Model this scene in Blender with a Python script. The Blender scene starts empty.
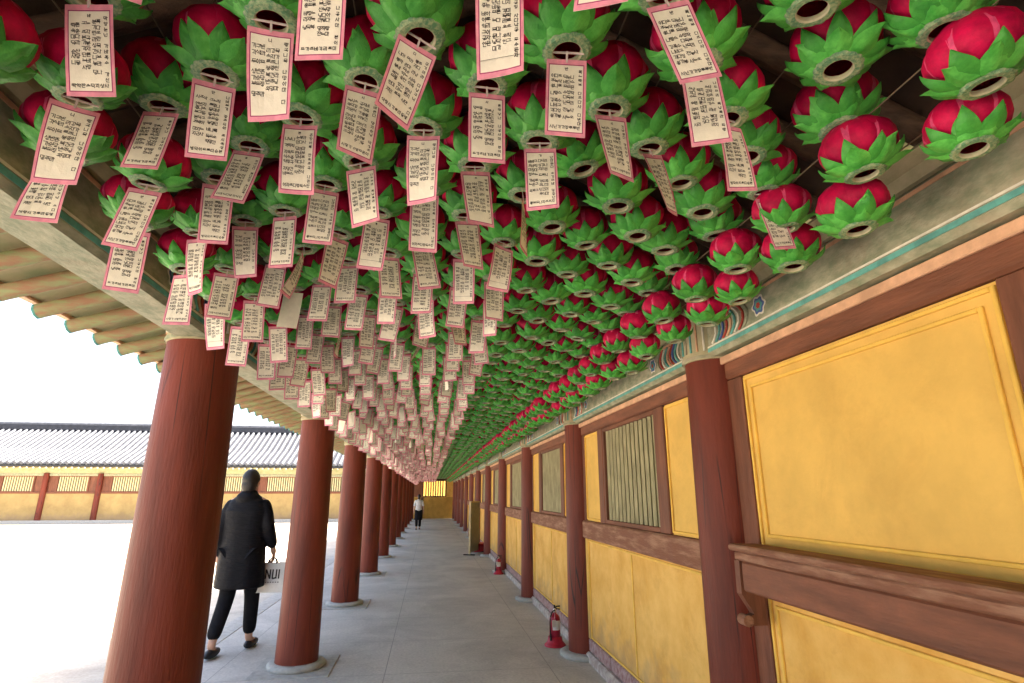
import bpy, bmesh, math, random
from mathutils import Vector, Matrix
R = math.radians
S = bpy.context.scene
COL = S.collection

# ------------------------------------------------------------------ camera
F_PX, VX, VY, EYE = 550.0, 430.0, 494.0, 1.6
PITCH = math.atan((VY - 341.5) / F_PX)
YAW = math.atan((512 - VX) * math.cos(PITCH) / F_PX)
cd = bpy.data.cameras.new('camera'); cam = bpy.data.objects.new('camera', cd); COL.objects.link(cam)
cd.sensor_width = 36; cd.lens = F_PX / 1024 * 36; cd.clip_start = 0.05; cd.clip_end = 2000
cam.location = (0, 0, EYE); cam.rotation_euler = (math.pi / 2 + PITCH, 0, -YAW)
S.camera = cam
FWD = Vector((math.sin(YAW) * math.cos(PITCH), math.cos(YAW) * math.cos(PITCH), math.sin(PITCH)))
RGT = Vector((math.cos(YAW), -math.sin(YAW), 0)); UPV = RGT.cross(FWD)

def seen(x, y, z, margin=60):
    d = Vector((x, y, z - EYE)); w = d.dot(FWD)
    if w < 0.12: return False
    u = 512 + F_PX * d.dot(RGT) / w; v = 341.5 - F_PX * d.dot(UPV) / w
    m = margin + 0.16 / w * F_PX
    return -m < u < 1024 + m and -m < v < 683 + m

# ------------------------------------------------------------------ world, sun, exposure
SUN_EL, SUN_AZ = R(57), R(78)           # azimuth clockwise from +Y: sun to the right and slightly ahead
w = bpy.data.worlds.new('World'); S.world = w; w.use_nodes = True
nt = w.node_tree; bg = nt.nodes['Background']
sk = nt.nodes.new('ShaderNodeTexSky'); sk.sky_type = 'NISHITA'; sk.sun_disc = False
sk.sun_elevation = SUN_EL; sk.sun_rotation = SUN_AZ; sk.air_density = 1.0; sk.dust_density = 5.0
nt.links.new(sk.outputs[0], bg.inputs[0]); bg.inputs[1].default_value = 0.10
sd = bpy.data.lights.new('sun', 'SUN'); sd.energy = 4.6; sd.angle = R(0.5); sd.color = (1, .91, .79)
so = bpy.data.objects.new('sun', sd); COL.objects.link(so)
sv = Vector((math.sin(SUN_AZ) * math.cos(SUN_EL), math.cos(SUN_AZ) * math.cos(SUN_EL), math.sin(SUN_EL)))
so.rotation_euler = sv.to_track_quat('Z', 'Y').to_euler(); so.location = (10, -5, 20)
S.view_settings.view_transform = 'Standard'; S.view_settings.look = 'None'
S.view_settings.exposure = 3.15; S.view_settings.gamma = 1; S.view_settings.use_curve_mapping = False
S.view_settings.use_white_balance = True; S.view_settings.white_balance_temperature = 7050; S.view_settings.white_balance_tint = 12
S.render.engine = 'CYCLES'
S.cycles.max_bounces = 8; S.cycles.diffuse_bounces = 6; S.cycles.glossy_bounces = 2; S.cycles.transmission_bounces = 3
S.cycles.use_denoising = True

# ------------------------------------------------------------------ materials
MATS = {}
def mat(name, col, rough=.7, var=.12, scale=8, bump=0, bscale=60, col2=None, trans=0, spec=.35, objvar=0, stretch=(1, 1, 1), ramp=(.35, .65), metal=0, bdist=.01):
    m = bpy.data.materials.new(name); m.use_nodes = True; n = m.node_tree.nodes; L = m.node_tree.links
    b = n['Principled BSDF']; b.inputs['Roughness'].default_value = rough
    b.inputs['Specular IOR Level'].default_value = spec; b.inputs['Metallic'].default_value = metal
    tc = n.new('ShaderNodeTexCoord'); mp = n.new('ShaderNodeMapping'); mp.inputs['Scale'].default_value = stretch
    L.new(tc.outputs['Object'], mp.inputs[0])
    nz = n.new('ShaderNodeTexNoise'); nz.inputs['Scale'].default_value = scale; nz.inputs['Detail'].default_value = 6; nz.inputs['Roughness'].default_value = .62
    L.new(mp.outputs[0], nz.inputs[0])
    cr = n.new('ShaderNodeValToRGB'); cr.color_ramp.elements[0].position = ramp[0]; cr.color_ramp.elements[1].position = ramp[1]
    c2 = col2 if col2 else tuple(min(1, c * (1 + var)) for c in col)
    c1 = col if col2 else tuple(c * (1 - var) for c in col)
    cr.color_ramp.elements[0].color = (*c1, 1); cr.color_ramp.elements[1].color = (*c2, 1)
    L.new(nz.outputs[0], cr.inputs[0]); out = cr.outputs[0]
    if objvar:
        oi = n.new('ShaderNodeObjectInfo'); hs = n.new('ShaderNodeHueSaturation')
        mr = n.new('ShaderNodeMapRange'); mr.inputs[3].default_value = 1 - objvar; mr.inputs[4].default_value = 1 + objvar
        L.new(oi.outputs['Random'], mr.inputs[0]); L.new(mr.outputs[0], hs.inputs['Value']); L.new(out, hs.inputs['Color']); out = hs.outputs[0]
    L.new(out, b.inputs['Base Color'])
    if bump:
        n2 = n.new('ShaderNodeTexNoise'); n2.inputs['Scale'].default_value = bscale; n2.inputs['Detail'].default_value = 5
        L.new(mp.outputs[0], n2.inputs[0]); bp = n.new('ShaderNodeBump'); bp.inputs['Strength'].default_value = bump; bp.inputs['Distance'].default_value = bdist
        L.new(n2.outputs[0], bp.inputs['Height']); L.new(bp.outputs[0], b.inputs['Normal'])
    if trans:
        tr = n.new('ShaderNodeBsdfTranslucent'); mx = n.new('ShaderNodeMixShader'); mx.inputs[0].default_value = trans
        L.new(out, tr.inputs[0]); L.new(b.outputs[0], mx.inputs[1]); L.new(tr.outputs[0], mx.inputs[2])
        L.new(mx.outputs[0], n['Material Output'].inputs[0])
    MATS[name] = m; return m

def column_mat():
    m = mat('column_red', (.150, .027, .014), .5, .3, 3, .25, 40, stretch=(2.2, 2.2, .30), spec=.25)
    n = m.node_tree.nodes; L = m.node_tree.links; b = n['Principled BSDF']
    tc = n.new('ShaderNodeTexCoord'); mp = n.new('ShaderNodeMapping'); mp.inputs['Scale'].default_value = (9, 9, .55)
    oi = n.new('ShaderNodeObjectInfo'); va = n.new('ShaderNodeVectorMath'); va.operation = 'ADD'
    L.new(tc.outputs['Object'], va.inputs[0]); L.new(oi.outputs['Location'], va.inputs[1]); L.new(va.outputs[0], mp.inputs[0])
    vo = n.new('ShaderNodeTexVoronoi'); vo.feature = 'DISTANCE_TO_EDGE'; vo.inputs['Scale'].default_value = .8; L.new(mp.outputs[0], vo.inputs[0])
    nz = n.new('ShaderNodeTexNoise'); nz.inputs['Scale'].default_value = 1.1; L.new(va.outputs[0], nz.inputs[0])
    r1 = n.new('ShaderNodeMapRange'); r1.inputs[1].default_value = .004; r1.inputs[2].default_value = .022; L.new(vo.outputs[0], r1.inputs[0])
    r2 = n.new('ShaderNodeMapRange'); r2.inputs[1].default_value = .50; r2.inputs[2].default_value = .60; L.new(nz.outputs[0], r2.inputs[0])
    sub = n.new('ShaderNodeMath'); sub.operation = 'SUBTRACT'; sub.inputs[0].default_value = 1; L.new(r1.outputs[0], sub.inputs[1])
    mu = n.new('ShaderNodeMath'); mu.operation = 'MULTIPLY'; L.new(sub.outputs[0], mu.inputs[0]); L.new(r2.outputs[0], mu.inputs[1])
    mx = n.new('ShaderNodeMixRGB'); old = b.inputs['Base Color'].links[0].from_socket
    L.new(mu.outputs[0], mx.inputs[0]); L.new(old, mx.inputs[1]); mx.inputs[2].default_value = (.03, .012, .01, 1); L.new(mx.outputs[0], b.inputs['Base Color'])
column_mat()
mat('plaster_yellow', (.70, .375, .075), .8, .13, 3.5, .5, 25, col2=(.84, .52, .15))
mat('plaster_tan', (.36, .25, .10), .85, .15, 1.5, .3, 25)
mat('plaster_ochre', (.42, .24, .05), .8, .15, 3, .3, 25)
mat('plaster_pale', (.74, .46, .115), .8, .10, 3, .25, 25)
mat('trim_yellow', (.80, .50, .10), .75, .12, 6)
mat('wood_brown', (.185, .066, .034), .62, .3, 4, .3, 30, stretch=(4, .6, 4))
mat('wood_brown_post', (.17, .060, .032), .62, .3, 4, .3, 30, stretch=(4, 4, .6))
mat('wood_weathered', (.22, .09, .05), .75, .3, 5, .5, 30, col2=(.44, .25, .16), stretch=(5, .8, 5), ramp=(.45, .75))
mat('paint_green', (.20, .24, .15), .7, .2, 9, .25, 50, col2=(.42, .40, .28), ramp=(.38, .66), stretch=(2, 1, 2))
mat('paint_cap', (.36, .33, .20), .7, .2, 12, .2, 50, col2=(.50, .44, .28), ramp=(.35, .65))
mat('paint_peach', (.62, .36, .22), .7, .2, 10, .2, 50)
mat('paint_teal', (.10, .34, .30), .7, .25, 14)
mat('paint_blue', (.07, .12, .30), .7, .25, 14)
mat('paint_red', (.42, .06, .04), .7, .25, 14)
mat('paint_white', (.68, .66, .55), .7, .15, 14)
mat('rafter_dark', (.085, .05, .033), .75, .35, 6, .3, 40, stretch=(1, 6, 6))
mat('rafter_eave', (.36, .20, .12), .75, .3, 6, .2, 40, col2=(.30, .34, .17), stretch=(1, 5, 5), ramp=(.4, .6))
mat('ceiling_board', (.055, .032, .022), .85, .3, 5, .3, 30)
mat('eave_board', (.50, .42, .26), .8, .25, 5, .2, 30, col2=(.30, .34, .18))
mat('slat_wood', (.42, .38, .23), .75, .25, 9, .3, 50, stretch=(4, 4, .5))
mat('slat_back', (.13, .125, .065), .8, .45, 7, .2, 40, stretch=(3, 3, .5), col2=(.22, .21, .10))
mat('stone', (.36, .345, .31), .85, .2, 14, .5, 60, col2=(.50, .48, .43))
mat('foundation', (.42, .32, .28), .9, .3, 11, .6, 40, col2=(.66, .58, .50), ramp=(.4, .62))
mat('foundation_brick', (.28, .13, .12), .9, .4, 20, .5, 40, col2=(.52, .38, .36), ramp=(.35, .7))
mat('roof_tile', (.050, .058, .075), .6, .3, 5, .3, 40, col2=(.10, .11, .13), spec=.35)
mat('roof_tile_dark', (.022, .026, .036), .6, .3, 5, .3, 40)
mat('paper', (.88, .84, .74), .75, .06, 30, .1, 300, objvar=.05, trans=.12)
mat('tag_pink', (.80, .30, .42), .7, .12, 40, trans=.12, objvar=.06)
mat('tag_line', (.36, .03, .14), .7, .1, 40)
mat('ink', (.03, .025, .025), .7, .1, 40)
mat('strip', (.62, .50, .50), .4, .1, 40)
mat('lotus_red', (.66, .006, .085), .55, .22, 22, .35, 150, objvar=.10, trans=.32, spec=.25, bdist=.003)
mat('lotus_pink', (.84, .09, .24), .55, .25, 30, .3, 150, objvar=.10, trans=.22, spec=.25, bdist=.003)
mat('lotus_inner', (.62, .03, .05), .6, .2, 20, trans=.5)
mat('leaf_green', (.045, .38, .050), .36, .35, 26, .6, 110, objvar=.16, trans=.28, spec=.45, col2=(.17, .68, .13), ramp=(.3, .7), bdist=.004)
mat('leaf_deep', (.028, .25, .034), .48, .3, 24, .5, 110, objvar=.14, trans=.14, spec=.4, col2=(.08, .43, .065), ramp=(.3, .7), bdist=.004)
mat('ring_green', (.10, .25, .13), .55, .3, 110, .2, 200, col2=(.33, .42, .24), ramp=(.42, .6), spec=.35)
mat('ring_edge', (.44, .42, .28), .6, .15, 40)
mat('wire', (.16, .12, .08), .6, .1, 20)
mat('black_cloth', (.008, .008, .010), .8, .3, 12, .5, 25, spec=.12)
mat('black_shine', (.006, .006, .008), .6, .3, 10, .8, 14, stretch=(1, 1, 4), spec=.12)
mat('white_cloth', (.68, .67, .66), .85, .1, 20, .4, 30, col2=(.38, .38, .39), ramp=(.45, .75))
mat('skin', (.50, .29, .20), .55, .08, 20)
mat('hair', (.012, .009, .008), .45, .3, 60, .3, 90, stretch=(4, 4, .6))
mat('shoe', (.02, .02, .022), .5, .2, 20)
mat('extinguisher_red', (.38, .010, .035), .3, .1, 10, spec=.5)
mat('base_red', (.50, .02, .04), .45, .15, 14)
mat('black_rubber', (.015, .015, .015), .5, .1, 20)
mat('label_white', (.74, .72, .68), .6, .06, 20)
mat('steel', (.55, .55, .55), .35, .1, 20, metal=1)
mat('bag_white', (.62, .62, .60), .5, .12, 8, .3, 12)
mat('board_face', (.30, .34, .27), .5, .3, 12, col2=(.42, .44, .36))
mat('board_edge', (.62, .52, .30), .5, .1, 12)

def wear(name, dark, amt=.5, crack=True):
    m = MATS[name]; n = m.node_tree.nodes; L = m.node_tree.links; b = n['Principled BSDF']
    old = b.inputs['Base Color'].links[0].from_socket
    geo = n.new('ShaderNodeNewGeometry')
    nz = n.new('ShaderNodeTexNoise'); nz.inputs['Scale'].default_value = 2.3; nz.inputs['Detail'].default_value = 10; nz.inputs['Roughness'].default_value = .72; nz.inputs['Distortion'].default_value = .5
    L.new(geo.outputs['Position'], nz.inputs[0])
    mr = n.new('ShaderNodeMapRange'); mr.inputs[1].default_value = .50; mr.inputs[2].default_value = .68; mr.inputs[4].default_value = amt; L.new(nz.outputs[0], mr.inputs[0])
    mx = n.new('ShaderNodeMixRGB'); L.new(mr.outputs[0], mx.inputs[0]); L.new(old, mx.inputs[1]); mx.inputs[2].default_value = (*dark, 1); out = mx.outputs[0]
    # splashed dirt near the floor
    sp = n.new('ShaderNodeSeparateXYZ'); L.new(geo.outputs['Position'], sp.inputs[0])
    n3 = n.new('ShaderNodeTexNoise'); n3.inputs['Scale'].default_value = 6; n3.inputs['Detail'].default_value = 8; L.new(geo.outputs['Position'], n3.inputs[0])
    ad = n.new('ShaderNodeMath'); ad.operation = 'MULTIPLY_ADD'; ad.inputs[1].default_value = -.9; L.new(n3.outputs[0], ad.inputs[0]); L.new(sp.outputs[2], ad.inputs[2])
    m3 = n.new('ShaderNodeMapRange'); m3.inputs[1].default_value = -.28; m3.inputs[2].default_value = .02; m3.inputs[3].default_value = .45; m3.inputs[4].default_value = 0; L.new(ad.outputs[0], m3.inputs[0])
    x3 = n.new('ShaderNodeMixRGB'); L.new(m3.outputs[0], x3.inputs[0]); L.new(out, x3.inputs[1]); x3.inputs[2].default_value = (.30, .20, .13, 1); out = x3.outputs[0]
    # pale chips
    n4 = n.new('ShaderNodeTexNoise'); n4.inputs['Scale'].default_value = 19; n4.inputs['Detail'].default_value = 7; n4.inputs['Roughness'].default_value = .8; L.new(geo.outputs['Position'], n4.inputs[0])
    m4 = n.new('ShaderNodeMapRange'); m4.inputs[1].default_value = .66; m4.inputs[2].default_value = .72; m4.inputs[4].default_value = .55; L.new(n4.outputs[0], m4.inputs[0])
    x4 = n.new('ShaderNodeMixRGB'); L.new(m4.outputs[0], x4.inputs[0]); L.new(out, x4.inputs[1]); x4.inputs[2].default_value = (*[min(1, c * 1.5 + .08) for c in dark], 1); out = x4.outputs[0]
    if crack:
        wv = n.new('ShaderNodeVectorMath'); wv.operation = 'MULTIPLY_ADD'; wv.inputs[1].default_value = (.35, .35, .35); L.new(nz.outputs[1], wv.inputs[0]); L.new(geo.outputs['Position'], wv.inputs[2])
        vo = n.new('ShaderNodeTexVoronoi'); vo.feature = 'DISTANCE_TO_EDGE'; vo.inputs['Scale'].default_value = 1.5; L.new(wv.outputs[0], vo.inputs[0])
        m5 = n.new('ShaderNodeMapRange'); m5.inputs[1].default_value = .0015; m5.inputs[2].default_value = .006; m5.inputs[3].default_value = .55; m5.inputs[4].default_value = 0; L.new(vo.outputs[0], m5.inputs[0])
        mm = n.new('ShaderNodeMath'); mm.operation = 'MULTIPLY'; L.new(m5.outputs[0], mm.inputs[0])
        m6 = n.new('ShaderNodeMapRange'); m6.inputs[1].default_value = .48; m6.inputs[2].default_value = .56; L.new(nz.outputs[0], m6.inputs[0]); L.new(m6.outputs[0], mm.inputs[1])
        x5 = n.new('ShaderNodeMixRGB'); L.new(mm.outputs[0], x5.inputs[0]); L.new(out, x5.inputs[1]); x5.inputs[2].default_value = (*[c * .45 for c in dark], 1); out = x5.outputs[0]
    L.new(out, b.inputs['Base Color'])
wear('plaster_yellow', (.54, .27, .055), .55, False); wear('plaster_pale', (.60, .34, .08), .5, False); wear('plaster_tan', (.28, .18, .08), .5, False)
wear('wood_weathered', (.20, .09, .06), .5, False); wear('wood_brown', (.15, .06, .035), .5, False); wear('wood_brown_post', (.15, .06, .035), .5, False)
wear('paint_green', (.34, .24, .16), .6, False)
def floor_mat(name, c1, c2, joint, size, off=(0, 0)):
    m = mat(name, c1, .82, .1, 1.1, .35, 45, col2=c2, ramp=(.32, .7))
    n = m.node_tree.nodes; L = m.node_tree.links; b = n['Principled BSDF']
    tc = n.new('ShaderNodeTexCoord'); mp = n.new('ShaderNodeMapping'); mp.inputs['Location'].default_value = (off[0], off[1], 0); L.new(tc.outputs['Object'], mp.inputs[0])
    br = n.new('ShaderNodeTexBrick'); br.offset = .0; br.inputs['Scale'].default_value = 1; br.inputs['Brick Width'].default_value = size[0]; br.inputs['Row Height'].default_value = size[1]
    br.inputs['Mortar Size'].default_value = joint; br.inputs['Mortar Smooth'].default_value = .6
    L.new(mp.outputs[0], br.inputs[0])
    old = b.inputs['Base Color'].links[0].from_socket
    fine = n.new('ShaderNodeTexNoise'); fine.inputs['Scale'].default_value = 38; fine.inputs['Detail'].default_value = 8; L.new(tc.outputs['Object'], fine.inputs[0])
    fr = n.new('ShaderNodeMapRange'); fr.inputs[1].default_value = .3; fr.inputs[2].default_value = .7; fr.inputs[3].default_value = .86; fr.inputs[4].default_value = 1.1; L.new(fine.outputs[0], fr.inputs[0])
    mul = n.new('ShaderNodeMixRGB'); mul.blend_type = 'MULTIPLY'; mul.inputs[0].default_value = 1; L.new(old, mul.inputs[1]); L.new(fr.outputs[0], mul.inputs[2])
    st = n.new('ShaderNodeTexNoise'); st.inputs['Scale'].default_value = .9; st.inputs['Detail'].default_value = 9; st.inputs['Roughness'].default_value = .75; st.inputs['Distortion'].default_value = .6
    L.new(tc.outputs['Object'], st.inputs[0])
    sr = n.new('ShaderNodeMapRange'); sr.inputs[1].default_value = .42; sr.inputs[2].default_value = .62; sr.inputs[3].default_value = 1.08; sr.inputs[4].default_value = .84; L.new(st.outputs[0], sr.inputs[0])
    m2 = n.new('ShaderNodeMixRGB'); m2.blend_type = 'MULTIPLY'; m2.inputs[0].default_value = 1; L.new(mul.outputs[0], m2.inputs[1]); L.new(sr.outputs[0], m2.inputs[2])
    mj = n.new('ShaderNodeMixRGB'); L.new(br.outputs['Fac'], mj.inputs[0]); L.new(m2.outputs[0], mj.inputs[1]); mj.inputs[2].default_value = (*[c * .6 for c in c1], 1)
    L.new(mj.outputs[0], b.inputs['Base Color'])
floor_mat('gallery_floor', (.52, .485, .43), (.60, .56, .50), .005, (1.55, 1.2), (.35, .2))
floor_mat('courtyard_ground', (.38, .35, .295), (.48, .445, .38), .0, (50, 50))

# ------------------------------------------------------------------ mesh helpers
class MB:
    def __init__(s): s.v = []; s.f = []; s.m = []; s.names = []; s.smooth = []
    def mi(s, name):
        if name not in s.names: s.names.append(name)
        return s.names.index(name)
    def add(s, vs, fs, mt, smooth=False):
        o = len(s.v); s.v += [tuple(v) for v in vs]; i = s.mi(mt)
        for f in fs: s.f.append(tuple(k + o for k in f)); s.m.append(i); s.smooth.append(smooth)
    def box(s, a, b, mt):
        x0, y0, z0 = a; x1, y1, z1 = b
        s.add([(x0, y0, z0), (x1, y0, z0), (x1, y1, z0), (x0, y1, z0), (x0, y0, z1), (x1, y0, z1), (x1, y1, z1), (x0, y1, z1)],
              [(0, 3, 2, 1), (4, 5, 6, 7), (0, 1, 5, 4), (1, 2, 6, 5), (2, 3, 7, 6), (3, 0, 4, 7)], mt)
    def bbox(s, a, b, mt, c=.008):
        # box with chamfered edges
        bm = bmesh.new(); bmesh.ops.create_cube(bm, size=1)
        for v in bm.verts: v.co = Vector([(a[i] + b[i]) / 2 + v.co[i] * (b[i] - a[i]) for i in range(3)])
        bmesh.ops.bevel(bm, geom=bm.edges[:], offset=c, segments=1, affect='EDGES')
        bm.verts.index_update(); s.add([v.co for v in bm.verts], [[v.index for v in f.verts] for f in bm.faces], mt); bm.free()
    def lathe(s, prof, mt, n=24, c=(0, 0, 0), smooth=True, capb=True, capt=True, ang0=0):
        vs = []; fs = []
        for (r, z) in prof:
            for k in range(n):
                a = ang0 + 2 * math.pi * k / n; vs.append((c[0] + r * math.cos(a), c[1] + r * math.sin(a), c[2] + z))
        for j in range(len(prof) - 1):
            for k in range(n):
                fs.append((j * n + k, j * n + (k + 1) % n, (j + 1) * n + (k + 1) % n, (j + 1) * n + k))
        s.add(vs, fs, mt, smooth)
        if capb: s.add(vs[:n][::-1], [tuple(range(n))], mt)
        if capt: s.add(vs[-n:], [tuple(range(n))], mt)
    def tube(s, pts, r, mt, n=8, r2=None, smooth=True):
        pts = [Vector(p) for p in pts]; vs = []; fs = []
        for i, p in enumerate(pts):
            d = (pts[min(i + 1, len(pts) - 1)] - pts[max(i - 1, 0)]).normalized()
            a = d.cross(Vector((0, 0, 1)) if abs(d.z) < .95 else Vector((1, 0, 0))).normalized(); b = d.cross(a)
            rr = r if r2 is None else r + (r2 - r) * i / (len(pts) - 1)
            for k in range(n):
                t = 2 * math.pi * k / n; vs.append(p + a * math.cos(t) * rr + b * math.sin(t) * rr)
        for j in range(len(pts) - 1):
            for k in range(n):
                fs.append((j * n + k, (j + 1) * n + k, (j + 1) * n + (k + 1) % n, j * n + (k + 1) % n))
        s.add(vs, fs, mt, smooth); s.add(vs[:n], [tuple(range(n))], mt); s.add(vs[-n:][::-1], [tuple(range(n))], mt)
    def merge(s, o, M):
        off = len(s.v); s.v += [tuple(M @ Vector(v)) for v in o.v]
        idx = [s.mi(nm) for nm in o.names]
        for f, mi, sm in zip(o.f, o.m, o.smooth): s.f.append(tuple(k + off for k in f)); s.m.append(idx[mi]); s.smooth.append(sm)
    def data(s, name):
        me = bpy.data.meshes.new(name); me.from_pydata(s.v, [], s.f)
        for nm in s.names: me.materials.append(MATS[nm])
        me.polygons.foreach_set('material_index', s.m); me.polygons.foreach_set('use_smooth', s.smooth); me.update(); return me
    def build(s, name, parent=None, **tags):
        return link(name, s.data(name), parent, **tags)

def link(name, data, parent=None, loc=None, rot=None, label=None, category=None, group=None, kind=None):
    o = bpy.data.objects.new(name, data); COL.objects.link(o)
    if parent: o.parent = parent
    if loc: o.location = loc
    if rot: o.rotation_euler = rot
    for k, v in (('label', label), ('category', category), ('group', group), ('kind', kind)):
        if v: o[k] = v
    return o
def thing(name, label, category, loc=(0, 0, 0), rz=0, group=None):
    return link(name, None, None, loc, (0, 0, rz), label, category, group)

# ------------------------------------------------------------------ setting: ground
g = MB(); g.add([(-400, -200, -.15), (400, -200, -.15), (400, 600, -.15), (-400, 600, -.15)], [(0, 1, 2, 3)], 'courtyard_ground'); g.build('ground', kind='structure')
XW = 1.66          # wall plane
COLX_R, COLX_L = 1.66, -1.21
YEND = 39.4
fl = MB(); fl.box((-2.26, -8, -.16), (1.90, YEND, 0), 'gallery_floor'); fl.build('gallery_floor', kind='structure')
kb = MB()
y = -8.0
while y < YEND - .2:
    kb.bbox((-2.50, y + .004, -.16), (-2.264, min(y + 1.54, YEND) - .004, .004), 'stone', .01); y += 1.55
kb.build('edge_stones', kind='structure')

# ------------------------------------------------------------------ the gallery building
PITCHY = 3.16
CY = [-.14 - PITCHY, -.14, 3.02, 6.15, 9.27, 12.5] + [12.5 + PITCHY * k for k in range(1, 9)]   # 14 bays, last at 37.8
gal = thing('temple_gallery', 'long roofed temple gallery with red columns, yellow plaster wall and painted beams', 'building', (0, 0, 0))
HC = 2.35

def column_mesh(r0, r1, back=False):
    m = MB(); prof = []
    for i in range(13):
        t = i / 12; prof.append((r0 + (r1 - r0) * t, .045 + (HC - .045) * t))
    m.lathe(prof, 'column_red', 40); return m
colL = column_mesh(.200, .172).data('column'); colR = column_mesh(.182, .166).data('column')
cap = MB(); cap.lathe([(.178, 0), (.182, .03), (.176, .035), (.178, .235), (.184, .24), (.184, .26)], 'paint_cap', 32)
cap.lathe([(.1835, .006), (.1850, .012), (.1850, .020), (.1835, .026)], 'paint_green', 32, capb=False, capt=False)
for k in range(26):
    a = 2 * math.pi * k / 26
    cap.tube([(.1795 * math.cos(a), .1795 * math.sin(a), .05), (.1795 * math.cos(a), .1795 * math.sin(a), .215)], .007, ['paint_green', 'paint_teal', 'paint_peach', 'paint_white'][k % 4], 5)
cap_me = cap.data('column_cap')
pl = MB(); pl.lathe([(.262, 0), (.275, .012), (.272, .035), (.245, .05), (.21, .052)], 'stone', 36); 
prr = random.Random(8); pl.v = [(x * (1 + .02 * math.sin(3 * math.atan2(y_, x) + 1) + prr.uniform(-.008, .008)), y_ * (1 + .02 * math.sin(2 * math.atan2(y_, x)) + prr.uniform(-.008, .008)), z + prr.uniform(-.002, .002)) for x, y_, z in pl.v]
pl_me = pl.data('plinth')
slab = MB(); slab.bbox((-.36, -.36, -.02), (.36, .36, .010), 'stone', .006); slab_me = slab.data('base_slab')
for yy in CY:
    for X, me, lr in ((COLX_L, colL, 'l'), (COLX_R, colR, 'r')):
        c = link('column', me, gal, (X, yy, 0), (0, 0, random.Random(yy * 7 + X).uniform(0, 6)))
        link('column_cap', cap_me, c, (0, 0, HC)); c.scale = (1 + .012 * math.sin(yy * 5 + X), 1, 1)
        link('plinth', pl_me, c, (0, 0, .008 if lr == 'l' else 0), (0, 0, 0))
        if lr == 'l': link('base_slab', slab_me, gal, (X, yy, 0))

def beams():
    # painted purlins over both column rows
    for X, nm in ((COLX_L, 'l'), (COLX_R, 'r')):
        m = MB(); m.bbox((X - .10, -8, 2.36), (X + .10, YEND, 2.60), 'paint_green', .02); m.bbox((X - .13, -8, 2.602), (X + .13, YEND, 2.72), 'paint_cap', .03)
        m.build('purlin', gal)
        s = -1 if nm == 'r' else 1
        xf = X + s * .1015
        st = MB()
        for (z0, z1, mt) in ((2.385, 2.405, 'paint_teal'), (2.41, 2.418, 'paint_white'), (2.56, 2.575, 'paint_peach')):
            st.box((min(xf, xf + s * .003), -8, z0), (max(xf, xf + s * .003), YEND, z1), mt)
        # painted flower ends either side of every column
        rr = random.Random(4)
        for yy in CY:
            for d in (-1, 1):
                base = yy + d * .20
                for q in range(9):
                    a0 = base + d * q * .040; mt = ['paint_white', 'paint_teal', 'paint_blue', 'paint_red', 'paint_peach', 'paint_teal', 'paint_white', 'paint_red', 'paint_green'][q]
                    n = 10; pts = []
                    for i in range(n + 1):
                        t = i / n; z = 2.425 + .13 * t; bow = .050 * math.sin(t * math.pi) ** .8
                        pts.append((xf + s * .003, a0 + d * bow, z))
                    st.tube(pts, .0075, mt, 5)
                for rad, mt in ((.050, 'paint_white'), (.040, 'paint_blue'), (.028, 'paint_teal'), (.015, 'paint_red')):
                    cy = base + d * .47; th = .002 + (.05 - rad) * .1
                    ring = [(xf + s * th, cy + rad * 1.1 * (1 + .13 * math.cos(6 * a)) * math.cos(a), 2.49 + rad * (1 + .13 * math.cos(6 * a)) * math.sin(a)) for a in [2 * math.pi * k / 30 for k in range(30)]]
                    st.add(ring if s < 0 else ring[::-1], [tuple(range(30))], mt)
        st.build('painted_pattern', gal)
    for yy in CY:
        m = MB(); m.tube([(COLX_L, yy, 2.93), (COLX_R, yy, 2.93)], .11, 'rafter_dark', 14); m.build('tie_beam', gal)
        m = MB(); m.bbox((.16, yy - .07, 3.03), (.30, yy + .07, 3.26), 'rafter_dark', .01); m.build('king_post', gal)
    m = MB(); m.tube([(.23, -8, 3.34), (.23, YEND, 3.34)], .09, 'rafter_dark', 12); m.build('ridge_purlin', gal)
beams()

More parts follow.
